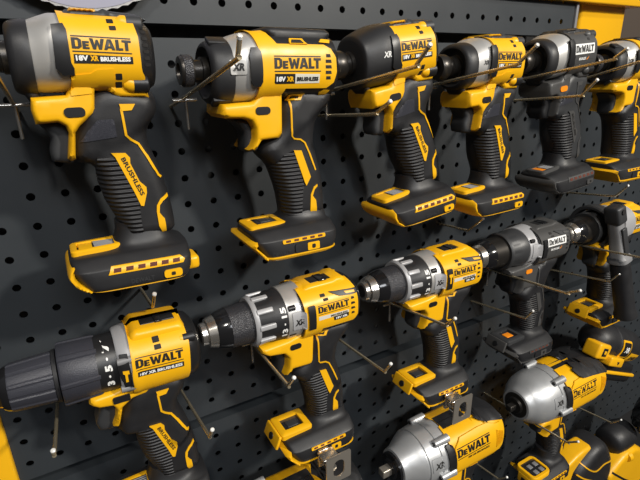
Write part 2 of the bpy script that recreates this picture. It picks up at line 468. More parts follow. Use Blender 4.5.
# ------------------------------------------------------------------ compact handle (traced side outline, mm from logo centre)
H1 = rotp([(-9,-24),(3,-20),(31,-26),(33.5,-35.6),(32.3,-42),(29,-46.5),(24.4,-52.8),(23.2,-60.7),(26.3,-70.6),(30.2,-84.2),(33.5,-102),(34.9,-119),(34.5,-133),(-4,-133),(-2.4,-127),(-5.2,-116),(-11.3,-102),(-13.4,-86),(-14,-75),(-27,-71.5),(-26,-60),(-23,-50),(-20,-45),(-19,-38)], 2)
def handle1(t, dx=0, dz=0, ye='yellow', patch=True):
    sil = chaikin(shift(H1, dx, dz), 1)
    Tf = lambda x, z: 1.12 if z-dz > -45 else (1.0 if z-dz < -62 else 1+.12*(z-dz+62)/17)
    t.part('handle', pillow(sil, 18, 15, 10, 3.5, Tf), 'rubber', base=True)
    g = shift(rotp([(-12.4,-68.5),(-2.7,-69.2),(1,-75),(9.4,-104),(8.8,-119),(9.3,-125.5),(-2.4,-126),(-5.8,-114),(-11,-100),(-13.6,-84)], 2), dx, dz)
    t.inlay('ribbed_grip', g, 'grip', h=1.0, step=3, depth=2)
    s_ = t.inlay('grip_stripe', shift(rotp([(-3.6,-66.3),(5.6,-67.1),(8,-70.5),(7.6,-74.5),(11.8,-87.7),(15.8,-92.6),(15.6,-96.5),(12.2,-106.2),(10.2,-105.6),(7.5,-96),(-1.4,-69.4)], 2), dx, dz), ye, h=1.5, step=3)
    a, b = rotp([(1.8,-70.6),(11.2,-98.5)], 2); L = math.hypot(b[0]-a[0], b[1]-a[1]); u = ((b[0]-a[0]), (b[1]-a[1]))
    t.decal('stripe_lettering', text2d('BRUSHLESS', .03), 'ink', (a[0]+dx, a[1]+dz), u, (-u[1]/L*3.1, u[0]/L*3.1), 1.75, s_)
    ln = shift(rotp([(8,-35.5),(7.3,-38),(7.9,-55.1),(10.4,-58.0),(15,-61.6),(19.4,-70.7),(25.6,-85.5),(27.5,-87.4)], 2), dx, dz)
    t.inlay('accent_line', strokepoly(ln, 1.6), ye, h=.7, step=2, parent=None)
    t.inlay('accent_tab', shift(rotp([(6.4,-34.4),(16.6,-34.8),(13.8,-38.8),(7.4,-39)], 2), dx, dz), ye, h=.9, step=2)
    t.inlay('accent_curve', shift(rotp([(30,-100),(24.4,-102.8),(21.2,-107.4),(20.5,-112),(20.7,-123.1),(22.8,-128.4),(25.8,-128),(25.2,-118),(22.4,-113),(23.4,-107.5),(25.8,-104.8),(30.3,-102.6)], 2), dx, dz), ye, h=.8, step=2)
    if patch: t.inlay('thumb_patch', shift(rotp([(-8.2,-43.9),(1.7,-43.9),(2,-55.7),(-20.7,-57.8),(-14,-49.4)], 2), dx, dz), 'sleeve', h=.4, step=1.4, hf=ribs(2.6, .6, 70), sharp=60)
def trigger(t, poly, m='charcoal', T=11):
    t.part('trigger', pillow(chaikin(poly, 1, .14), T, 5, 4, 3), m)

def make_compact_impact():
    t = Tool('impact_driver', '', 'impact driver')
    rp = lambda p: rotp(p, 2)
    # core drum of the motor, its dark rear cap and the gear case
    t.part('rear_cap', loftx([(-20,-2.9,23.4,28,2.8),(24,-2.9,23.4,28,2.8),(27,-3.4,22.4,26,2.7),(31,-3.5,21.5,24,2.6),(34,-4,19,20.5,2.4),(34.5,-4,14,16,2.3)]), 'black', base=True)
    t.part('gear_housing', loftx(smoothsecs([(-41,-6,21,23.5,2.3),(-36,-5.2,22.2,25,2.3),(-30,-4,23.3,27.2,2.4),(-25,-3.2,23.9,28.2,2.6),(-19,-3,23.6,28.2,2.8)], 3)), 'silver', base=True)
    t.part('nose_boot', loftx(smoothsecs([(-45,-6.5,12,13,2.0),(-46.5,-6.5,15.5,17,2.1),(-50,-6.5,17.5,19.6,2.2),(-50.4,-6.5,18.8,21,2.2),(-49.2,-6.4,20.6,23,2.3),(-46,-6.3,22.2,24.8,2.3),(-38.6,-6,22.9,25.6,2.3),(-37.8,-5.8,22,25,2.3)], 2)), 'rubber', base=True)
    t.part('boot_chin', pillow([(-49,-18),(-38,-20),(-37,-31),(-43,-33),(-46,-28)], 12, 5, 4, 4), 'rubber')
    t.part('bit_collar', lathe([(-44,11.5),(-46,11.5),(-46.4,10),(-54,10),(-54.5,9),(-59,8.6),(-59.4,11.5),(-61,12.2),(-68,12.2),(-70,11.2),(-70.3,6.5),(-66,5.5)], -6, 36), 'darksteel')
    # yellow clam-shell around the drum
    t.inlay('side_window', rp([(-24.5,11.6),(-18.4,12.4),(-17.2,9.1),(-17.8,-8.2),(-16.6,-11.1),(-17,-14.8),(-23,-14.8),(-26.4,-11),(-25,4.6)]), 'black', h=3.0, step=2.5)
    sh = rp([(-20.5,20.6),(-17,21.4),(6,21),(18,20.4),(22,18.6),(22.4,12),(23.4,6),(23,-12),(25.4,-31),(-22,-31),(-19.2,-16.1),(-18.6,0.1)])
    shell = t.inlay('motor_shell', sh, 'yellow', h=1.8, step=3, both=True, base=True, depth=2.5)
    low = rp([(-43.6,-28.2),(-24,-27.6),(-20,-22),(-18,-14),(24,-14),(24,-16.4),(27.1,-31.3),(5.7,-30.4),(0,-24.9),(-6.2,-25.2),(-7,-27.1),(-8.4,-38.6),(-19.1,-47),(-22.6,-51),(-25.6,-68.2),(-28.4,-69.3),(-30.1,-67.8),(-26.5,-51),(-27.7,-46.5),(-31.5,-43.9),(-44,-44.3),(-44.9,-35.6)])
    t.part('trigger_housing', pillow(low, 22, 5, 3.2, 3), 'yellow', base=True)
    t.part('top_rail', pillow(rp([(-19,19),(-15,23.2),(4,22.8),(7,24.2),(11,22.8),(26,21.4),(33,18),(28,15),(18,17),(-14,17)]), 17, 5, 3, 4), 'charcoal')
    t.part('top_insert', pillow(rp([(-14,21.8),(-12.5,24),(2,23.6),(3,21.2)]), 18, 4, 1.5, 3), 'yellow')
    t.inlay('shell_ledge', rp([(-19.2,-15.6),(-8,-14.8),(-4,-12.6),(5.4,-12.4),(5.4,-26),(-21,-28)]), 'yellow', h=.7, step=3, parent=shell)
    for k in range(6): t.inlay('rear_slot', rp(rrect(25.6, 29.6, 8.6-k*4, 10.8-k*4, .8)), 'hole', h=.3, step=2)
    for x, z in ((8.6,15.6),(9.2,11.4)): t.inlay('vent_hole', rp(rrect(x-2, x+2, z-1.3, z+1.3, .5)), 'hole', h=.25, step=2)
    for x, z in ((8.4,-17.2),(8,-22.2)): t.inlay('vent_hole', rp(rrect(x-2, x+2, z-1.9, z+1.9, .5)), 'hole', h=.25, step=2)
    screwboss(t, 'screw_boss', 15, 18, -21, -21.5, 5.4, 'yellow', 'black')
    screwboss(t, 'screw_boss', 15, 18, -19, 15.5, 5.0, 'yellow', 'charcoal')
    handle1(t)
    trigger(t, rp([(-44.6,-42.5),(-27,-43),(-21,-47.7),(-24,-71.3),(-29.7,-72.2),(-39.5,-69.8),(-39.8,-63),(-37.4,-54.8),(-39.8,-49)]))
    sel = t.inlay('direction_button', rp(rrect(-27.2,-14.7,-41,-35,2.9)), 'black', h=.9, step=2)
    bx = t.inlay('label_plate', rp([(-15.6,-3.6),(18.3,-5.6),(18.1,-9.8),(-16.1,-8.9)]), 'black', h=.3, step=3)
    logo(t, 'ink', -15.8, 18.3, -1.2, 5.0, -.8, shell, h=.35)
    words(t, '18V', 'white', -14.6, -7.6, -8.0, -4.8, bx, .6, .05, 1)
    words(t, 'XR', 'yellow', -6.6, -1.8, -8.0, -4.8, bx, .6, .05, 1)
    words(t, 'BRUSHLESS', 'white', -.8, 17, -8.1, -5.4, bx, .6, .05, 1)
    foot(t, 10.5, -6.5, 'A'); display(t, 10.5, -6.5, 'A')
    t.part('foot_clip', box(42, 54, -16, 6, -163, -152, 3), 'yellow')
    return t

# ------------------------------------------------------------------ full-size handle
H2 = [(2,-20),(5.4,-15),(36,-17),(42,-22),(38,-32.8),(28.5,-41.5),(24.8,-47),(23.5,-62),(27.5,-77.9),(31.2,-92.3),(32.6,-104.5),(33.1,-117.3),(33.5,-130),(-8,-130),(-6,-125.9),(-6.6,-117.7),(-8.6,-104),(-12.5,-91),(-16.6,-80),(-25,-72),(-28,-66.9),(-24,-58),(-10,-50),(-9,-30)]
def handle2(t, dx=0, dz=0, ye='yellow', top=True):
    Tf = lambda x, z: 1.12 if z-dz > -45 else (1.0 if z-dz < -62 else 1+.12*(z-dz+62)/17)
    t.part('handle', pillow(chaikin(shift(H2, dx, dz), 1), 18, 15, 10, 3.5, Tf), 'rubber', base=True)
    t.inlay('ribbed_grip', shift([(-16.5,-80),(-9,-70.5),(-1.5,-68),(1,-70),(9,-98.2),(7.6,-102.1),(6.1,-123.5),(-5.5,-124),(-6.5,-116),(-8.4,-104),(-12.4,-91)], dx, dz), 'grip', h=1.0, step=3, depth=2)
    t.inlay('grip_stripe', shift([(-.3,-67.4),(6.9,-68),(15.2,-91.2),(10.8,-98.6),(9.2,-95.3)], dx, dz), ye, h=1.5, step=3)
    ln = shift([(-1.4,-27),(-1.3,-55.5),(.6,-57.8),(6.6,-58.8),(10.7,-61.8),(14.6,-70.4),(20.5,-86.1)], dx, dz)
    t.inlay('accent_line', strokepoly(ln, 1.3), ye, h=.7, step=2)
    t.inlay('accent_curve', shift([(21.8,-98.6),(18.4,-100.7),(15.3,-107),(14.5,-120.8),(15.9,-124.1),(21.5,-125.6),(20.3,-112.7),(17.1,-108.3),(19.1,-102.9),(22,-100.4)], dx, dz), ye, h=.8, step=2)
    fr = t.inlay('vent_frame', shift([(-3.6,-22.3),(10,-21.8),(7,-27.6),(-3.6,-28.2)], dx, dz), ye, h=1., step=3)
    t.inlay('vent_opening', shift([(-1.2,-23.6),(6.6,-23.4),(4.6,-26.4),(-1.2,-26.6)], dx, dz), 'hole', h=1.3, step=2, parent=fr)
LOW2 = [(-59,-28.6),(-34.7,-27.4),(-29,-22),(-24,-12),(-5.3,-12),(-9.1,-23.3),(-10.1,-52.7),(-12.3,-56.5),(-28.3,-57.3),(-30.6,-60.5),(-33.7,-64.5),(-39.2,-64.2),(-35.9,-60.1),(-33.7,-55.1),(-33.7,-46.8),(-36.6,-41.6),(-42.7,-39.6),(-56.6,-38.9),(-60,-35.4)]

def make_impact():
    t = Tool('impact_driver', '', 'impact driver')
    t.part('rear_cap', loftx([(-30,-2,25,28.5,2.8),(30,-2,25,28.5,2.8),(37,-2.5,24,27.5,2.7),(41,-3,20,23.5,2.5),(42,-3,15,18,2.3)]), 'black', base=True)
    t.part('gear_housing', loftx(smoothsecs([(-53,-5.5,22,24,2.2),(-48,-5,24,26.5,2.3),(-42,-4,25.0,28.4,2.4),(-36,-3,25.5,29.0,2.6),(-28,-2.1,25.2,28.7,2.8)], 3)), 'silver', base=True)
    t.part('nose_boot', loftx(smoothsecs([(-59,-6,11,12,2.0),(-61,-6,16,17.5,2.1),(-64.6,-6,18,20,2.2),(-65,-6,19.2,21.4,2.2),(-63.6,-6,21.4,23.8,2.3),(-60,-6.2,23.2,25.6,2.3),(-50,-5.8,24.4,26.8,2.3),(-49,-5.8,23.5,26,2.3)], 2)), 'rubber', base=True)
    for k in range(3): t.part('boot_notch', moved(xform(box(-64, -50, -4.5, 4.5, 23, 26.2, .9), Matrix.Rotation(.5+k*2.094, 4, 'X')), 0, 0, -6), 'rubber')
    t.part('boot_chin', pillow([(-58,-20),(-48,-24),(-49,-34),(-53,-37),(-57,-34)], 13, 5, 4, 4), 'rubber')
    t.part('bit_collar', lathe([(-58,11),(-60,11),(-60.4,10),(-67,10),(-67.4,8.2),(-73,8),(-73.4,10.4),(-74.5,11),(-81.5,11),(-83,10.2),(-83.3,6),(-80,5)], -4.5, 36), 'darksteel')
    t.part('collar_grip', lathe([(-74.6,11.05),(-75,11.5),(-80.6,11.5),(-81,11.05)], -4.5, 36), 'knurl')
    t.inlay('side_window', chaikin([(-38.4,9.6),(-30,9.9),(-29.3,-2.3),(-29.7,-15.3),(-36.6,-15.3),(-38.8,-10.8)], 1), 'black', h=3.2, step=2.5)
    sh = [(-34.5,24),(-10,24.2),(-8,21),(-15.5,12.9),(24.7,12.9),(30.4,10.2),(34.8,4.3),(35.6,-6.5),(33.2,-13.8),(27,-17.8),(-9.3,-17.4),(-12.9,-24),(-33,-31),(-31.6,-17.7),(-31,10.5)]
    sh = [(-34.5,24.6),(-22,24.6),(-19.5,17.9),(-15.5,12.9)]+sh[4:]
    shell = t.inlay('motor_shell', sh, 'yellow', h=1.8, step=3, both=True, base=True, depth=2.5)
    t.part('top_rail', pillow([(-21,24),(-18,26.5),(34,26),(38,22),(30,14),(-14,14)], 20, 6, 4, 4), 'rubber')
    t.inlay('top_vent', [(-5,13.4),(-3,17.4),(8,17.4),(10,13.4)], 'yellow', h=1.0, step=3)
    t.inlay('top_vent_opening', [(-3,14),(-1.5,16.3),(6,16.3),(8,14)], 'hole', h=1.3, step=3)
    t.inlay('top_mark', [(22,15),(25,17.5),(33,17),(31,14.5)], 'yellow', h=1., step=3)
    t.inlay('lower_mark', [(22.5,-21.4),(26.3,-19.4),(32,-19.8),(30,-23.2),(23.5,-23.4)], 'yellow', h=.8, step=3)
    handle2(t)
    t.part('trigger_housing', pillow(LOW2, 22, 5, 3.2, 3), 'yellow', base=True)
    trigger(t, [(-50,-39.5),(-27.8,-42),(-24.1,-49.1),(-24.8,-59.8),(-28.6,-67),(-38,-67.2),(-39.6,-63.9),(-38.6,-51.6),(-42.3,-46.1)])
    t.inlay('direction_button', rrect(-33.3,-21,-37,-31.2,2.8), 'black', h=.9, step=2)
    pd = t.inlay('badge_pad', rrect(-52.6,-40.8,-7.8,2.2,1), 'silver', h=.8, step=2.5)
    words(t, 'XR', 'ink', -51, -42.4, -5, 0, pd, 1.1, .05, 0, .25)
    for k in range(5):
        z = 5.6-k*4.1; w = (2., 2.6, 2.7, 2.6, 2.)[k]
        t.inlay('vent_hole', [(27.6-w, z+1.2), (27.6+w*.9, z+1.2), (27.8+w, z-1.2), (27.6-w, z-1.2)], 'hole', h=.25, step=2)
    logo(t, 'ink', -19.4, 20.5, -3.8, 3.8, -.2, shell, h=.35)
    b1 = t.inlay('label_plate', [(-19.1,-7.4),(-2.2,-7.6),(-2.2,-14.6),(-18.4,-14.6),(-19.3,-13.6)], 'black', h=.3, step=3)
    b2 = t.inlay('label_band', [(-2.1,-7.6),(19.5,-7.9),(19.4,-14.5),(-2.1,-14.6)], 'pale', h=.3, step=3)
    words(t, '18V', 'white', -18, -10.4, -13, -9.4, b1, .6, .05)
    words(t, 'XR', 'yellow', -9.6, -3.4, -13, -9.4, b1, .6, .05)
    words(t, 'BRUSHLESS', 'ink', -.8, 18.2, -12.8, -9.8, b2, .6, .05)
    foot(t, 0, 0, 'B'); display(t, -1, 0, 'B')
    t.part('foot_clip', box(30, 36, -8, 8, -150, -138, 2), 'yellow')
    return t

# ------------------------------------------------------------------ drill driver
def chuck(t, z, x0=-121, ring=True):
    t.part('chuck_tip', lathe([(x0+3,3),(x0+.5,4),(x0-.5,8.2),(x0+.4,10),(x0+4.6,10.6),(x0+5.2,12),(x0+5.6,13),(x0+12.6,15.2),(x0+13,14)], z, 48, lambda x, a, r: r*(1-.02*(abs((a*9/math.pi) % 1-.5) < .1))), 'chrome')
    t.part('chuck_bore', lathe([(x0-.2,6.5),(x0+1.5,6.4),(x0+2,3)], z, 24), 'hole')
    t.part('chuck_nose', lathe([(x0+12.4,14),(x0+13,15.8),(x0+16.6,17.2),(x0+22,18.4),(x0+24.5,18.8),(x0+24.8,18)], z, 48), 'gloss')
    t.part('chuck_sleeve', lathe([(x0+24,18),(x0+24.6,18.9),(x0+33,19.2),(x0+47,20),(x0+47.5,18)], z, 64), 'knurl')
def make_drill():
    t = Tool('drill_driver', '', 'drill'); zc = -8
    chuck(t, zc)
    t.part('collar_ring', lathe([(-76,20.4),(-76.4,22.6),(-75,23.8),(-72.4,24.2),(-71.6,23)], zc, 56), 'silverp')
    cr = t.part('clutch_collar', lathe([(-73,22),(-72,22.6),(-60,23.6),(-58,24.4),(-45.4,25),(-45,23)], zc, 72, lambda x, a, r: r-(.5 if x < -59 and (a*30/math.pi) % 1 < .5 else 0)), 'rubber', base=True)
    for k in range(10):
        a = 2*math.pi*k/10+.2
        t.part('collar_finger', moved(xform(box(-73.5, -57.5, -2.5, 2.5, 21.5, 25.2, 1.2), Matrix.Rotation(a, 4, 'X')), 0, 0, zc), 'silverp', cr)
    t.part('gear_housing', lathe([(-46,24),(-45.6,26),(-44.6,26.4),(-38,26.6),(-31,27.4),(-27,28)], zc, 56), 'silver', base=True)
    t.part('drum_cap', loftx([(-32,zc,25,28.5,2.6),(24,zc,25,28.5,2.7),(31,zc,23,26.5,2.6),(35,zc,19,22,2.5),(36,zc,14,17,2.3)]), 'black', base=True)
    for zz in (zc+14, zc-12): t.part('housing_screw', moved(lathe([(-45,1),(-44.6,2.6),(-38,2.8),(-37,1)], 0, 16), 0, -21 if zz < zc else -22, zz), 'black')
    sh = [(-31.5,16.9),(-20,16.9),(4,16.9),(24,16.4),(27,10),(27.4,-0.2),(27.4,-15.6),(22.5,-20.5),(-3.5,-20.5),(-12,-20),(-14,-32),(-31,-36),(-31,-17),(-30.5,0)]
    shell = t.inlay('motor_shell', sh, 'yellow', h=1.8, step=3, both=True, base=True, depth=2.5)
    # raised top deck with belt-hook slot
    t.part('top_deck', pillow([(-30,11),(-25,17.4),(-19,19.4),(8,19.6),(12,21.2),(20,20.6),(27,13),(28,6),(-30,6)], 15, 4, 3, 3), 'yellow')
    t.part('top_slot', box(-14, 11, -9, 5, 16, 19.9, 1), 'black')
    t.part('top_slot_catch', box(-5, 4, -10, 5, 17, 21, 1), 'gloss')
    t.inlay('top_band', [(-2,12.5),(26.5,10.5),(27.5,6.5),(19.5,6.8),(8,8)], 'charcoal', h=1.2, step=2.5)
    t.inlay('band_mark', [(13,10.4),(24,9.6),(24,8),(14.5,8.6)], 'yellow', h=1.6, step=2)
    for x, z in ((-9.5,11.5),(-7.5,8)): t.inlay('vent_hole', rrect(x-2.6, x+2.6, z-1.1, z+1.1, .4), 'hole', h=.3, step=2)
    handle2(t, -11, -7)
    t.part('trigger_housing', pillow([(-72,-28.5),(-44.5,-27),(-33,-24),(-26,-20),(-15.1,-20),(-17.2,-25.3),(-19.3,-60),(-23.6,-61.5),(-41,-60.5),(-44.3,-65),(-49.8,-66),(-46.4,-58.1),(-45.5,-47),(-50.1,-41),(-65.2,-38.5),(-71.6,-34)], 22, 5, 3.2, 3), 'yellow', base=True)
    trigger(t, [(-64,-39),(-42,-42),(-36,-49),(-37,-61),(-41,-70),(-50,-71),(-53,-66),(-52,-54),(-56,-46)])
    t.inlay('side_window', rrect(-27.6,-20.4,-16.8,5.8,1), 'black', h=1.8, step=2.5)
    t.inlay('direction_button', rrect(-44.4,-32.6,-38,-32.4,2.6), 'black', h=.9, step=2)
    pd = t.inlay('badge_pad', rrect(-42,-29.6,-15,2,1.2), 'silverp', h=.8, step=2.5)
    words(t, 'XR', 'ink', -40.4, -31.2, -10.4, -4.6, pd, 1.1, .05, 0, .25)
    words(t, '13 · 15', 'white', -52, -46.6, -20, 8, cr, .3, .04, up=True, name='torque_numbers')
    for k in range(4):
        z = 3.6-k*5.1; w = (1.7, 2.2, 2.2, 1.7)[k]
        t.inlay('vent_hole', [(21.4-w, z+1.2), (21.2+w*.8, z+1.), (21.6+w, z-1.), (21.2-w, z-1.2)], 'hole', h=.25, step=2)
    logo(t, 'ink', -17.2, 17, -2.8, 3.2, 0, shell, h=.35)
    b2 = t.inlay('label_band', [(-17,-6.3),(16.2,-7.2),(16.2,-9.8),(-17,-10.2)], 'pale', h=.3, step=3)
    words(t, 'BRUSHLESS', 'ink', -4, 14.6, -9.4, -7.4, b2, .6, .03)
    b1 = t.inlay('label_plate', [(-1,-10.4),(16.2,-10),(16.2,-13.6),(13,-14.6),(0,-14.6)], 'black', h=.3, step=3)
    words(t, '18V XR', 'white', 1.5, 14.6, -13.6, -11.2, b1, .6, .04)
    foot(t, -11, -10, 'B')
    p = t.part('display_frame', ringframe(-57, -22, -20, 12, 7, -138.2, 3.0, 3, .0), 'yellow')
    t.part('display_window', box(-51, -28, -14, 6, -142, -137.6, .5), 'lens', p)
    t.part('display_button', box(-45, -33, -9, 1, -140, -136.8, .6), 'charcoal', p)
    f = t.part('nose_plate', xform(box(-1.6, 1.6, -19, 12, -8, 6.5, 1.2), Matrix.Translation((-60.5,0,-142.5)) @ Matrix.Rotation(R(22), 4, 'Y')), 'yellow')
    t.part('nose_screw', xform(lathe([(-2.4,1),(-2.2,3.6),(0,4)], 0, 20), Matrix.Translation((-61.4,-4,-143.4)) @ Matrix.Rotation(R(22), 4, 'Y')), 'black', f)
    return t
def belt_hook(t, dx, dz):
    """folded steel belt hook screwed to the near side of the foot"""
    y = -38
    b = t.part('belt_hook', merge(box(dx+6, dx+18, y-3, y+1, dz-158, dz-138, 1), box(dx+4, dx+22, y-16, y-2, dz-140, dz-138.4, .7)), 'chrome')
    o = rrect(dx+7, dx+36, dz-172, dz-138, 2); i = rrect(dx+15, dx+28, dz-166, dz-145, 6.2)
    # plate with a long hole: bridge two outlines
    n = len(o); V = []; F = []
    for yy in (y-16, y-14.6):
        V += [(a, yy, c) for a, c in o]+[(a, yy, c) for a, c in i]
    for k in range(n):
        j = (k+1)%n
        F += [(k, j, n+j, n+k), (2*n+k, 3*n+k, 3*n+j, 2*n+j), (k, 2*n+k, 2*n+j, j), (n+k, n+j, 3*n+j, 3*n+k)]
    t.part('hook_plate', (V, F), 'steel', b)
    t.part('hook_screw', xform(lathe([(0,1),(.4,3.6),(2,4)], 0, 20), Matrix.Translation((dx+12, y-4.4, dz-148)) @ Matrix.Rotation(R(90), 4, 'Z')), 'steel', b)
    t.part('hook_spring', xform(lathe([(0,1.5),(.2,5),(8,5),(8.2,1.5)], 0, 20), Matrix.Translation((dx+17, y-11, dz-158)) @ Matrix.Rotation(R(90), 4, 'Z')), 'chrome', b)

# ------------------------------------------------------------------ compact drill with big ribbed collars
def make_compact_drill():
    t = Tool('drill_driver', '', 'drill'); zc = -8
    t.part('chuck_tip', lathe([(-116,3),(-117,8),(-115,10.5),(-107,13.4),(-106.6,12)], zc, 40), 'brass')
    t.part('chuck_nose', lathe([(-107.6,13),(-107,15),(-104.6,16.6),(-102,17.4)], zc, 48), 'gloss')
    flut = lambda x, a, r: r-(.9 if abs(((a*6/(2*math.pi)) % 1)-.5) > .44 else 0)+(.7 if abs(((a*6/(2*math.pi)) % 1)-.5) < .07 else 0)
    cs = t.part('chuck_sleeve', lathe([(-102.4,16),(-102,17.6),(-100,18.2),(-78,19.6),(-73,19.8),(-72.4,18.2)], zc, 144, flut), 'sleeve')
    t.part('sleeve_ring', lathe([(-72.8,18),(-72.6,20.4),(-70,20.8),(-69.6,19)], zc, 56), 'rubber')
    cr = t.part('clutch_collar', lathe([(-69.4,19),(-69,23),(-67.6,24),(-44,23.4),(-42,22.8)], zc, 144, lambda x, a, r: r+(1.1 if abs(((a*7/(2*math.pi)+.1) % 1)-.5) < .09 and x > -69.2 else 0)), 'sleeve')
    t.part('number_ring', lathe([(-43.6,22),(-43.2,23.2),(-29,24),(-28.4,22.5)], zc, 64), 'black', base=True)
    t.part('gear_housing', loftx([(-29,zc,24.5,26.5,2.2),(-27.5,zc,25.4,27.6,2.3),(-20,zc,26.5,29.3,2.4),(-16,zc,26.8,29.6,2.5)]), 'silverp', base=True)
    t.part('rear_cap', loftx([(-20,zc,25.4,28.4,2.7),(26,zc,25.4,28.4,2.7),(31,zc,24,27,2.6),(34.5,zc,20,23,2.5),(35,zc,15,18,2.3)]), 'black', base=True)
    sh = [(-18.5,21),(-14,26),(24,25),(24.5,12.2),(25,6.7),(23.6,-19),(22,-27),(6,-30),(-8,-34),(-21,-36),(-20.5,-14)]
    shell = t.inlay('motor_shell', sh, 'yellow', h=1.8, step=3, both=True, base=True, depth=2.5)
    t.part('top_deck', pillow([(-19,15),(-17,20),(-13,22.5),(22,21.5),(25,17),(25,8),(-19,8)], 20, 6, 4, 3), 'yellow')
    t.part('top_slot', box(-8, 19, -10, 2, 19, 22.9, 1), 'black')
    t.part('top_slot_catch', box(3, 9, -11, 3, 20, 23.8, 1), 'gloss')
    for x, z in ((.5,13.4),(.8,8.8)): t.inlay('vent_hole', rrect(x-2.6, x+2.6, z-1.6, z+1.6, .4), 'hole', h=.3, step=2)
    screwboss(t, 'screw_boss', 19, 21, -22, 8, 4.6, 'yellow', 'black')
    for zz in (4, -20): t.part('housing_screw', moved(lathe([(-30,1),(-29.6,2.8),(-18,3.2),(-17,1)], 0, 16), 0, -26, zz), 'grey')
    wn = t.inlay('side_window', [(-27,8),(-21.3,8),(-20.4,-17),(-26.6,-17),(-28.6,-2)], 'black', h=2., step=2.5)
    t.inlay('hammer_mark', [(-26.4,-3),(-22,-3),(-22,-5.6),(-23.4,-5.6),(-23.4,-12),(-25.2,-12),(-25.2,-5.6),(-26.4,-5)], 'yellow', h=2.5, step=2, parent=wn)
    handle1(t, -12, -1.5, patch=False)
    t.part('trigger_housing', pillow([(-52,-25.5),(-34.5,-24.6),(-20,-20),(18,-20),(22,-22),(20,-27),(-6,-27.1),(-7.9,-31.3),(-11.2,-34.6),(-21.9,-35.7),(-30.2,-41.3),(-33.7,-54.8),(-35.9,-59.2),(-39.8,-58),(-36.9,-51.8),(-35.4,-41.8),(-37.7,-37.4),(-47.4,-35.7),(-53.5,-31)], 21, 5, 3.2, 3), 'yellow', base=True)
    trigger(t, [(-50,-35),(-37,-38),(-32,-46),(-34,-62),(-40,-66),(-50,-64),(-52,-56),(-47,-44)])
    t.inlay('direction_button', rrect(-37,-24,-34.6,-28.6,1.6), 'black', h=1., step=2)
    logo(t, 'ink', -17.4, 19, -3.6, 3.2, -2.4, shell, h=.35)
    bx = t.inlay('label_plate', [(-16.8,-6.4),(18.8,-8.2),(18.6,-12.6),(-16.8,-10.6)], 'black', h=.3, step=3)
    words(t, '18V XR BRUSHLESS', 'white', -15.6, 17.4, -10., -7.4, bx, .6, .04, -2.5)
    words(t, '3 · 5 · 7', 'white', -38.4, -33, -16, 15, None, .3, .05, up=True, name='torque_numbers')
    foot(t, -3, -8, 'A')
    display(t, -3, -8, 'A')
    return t
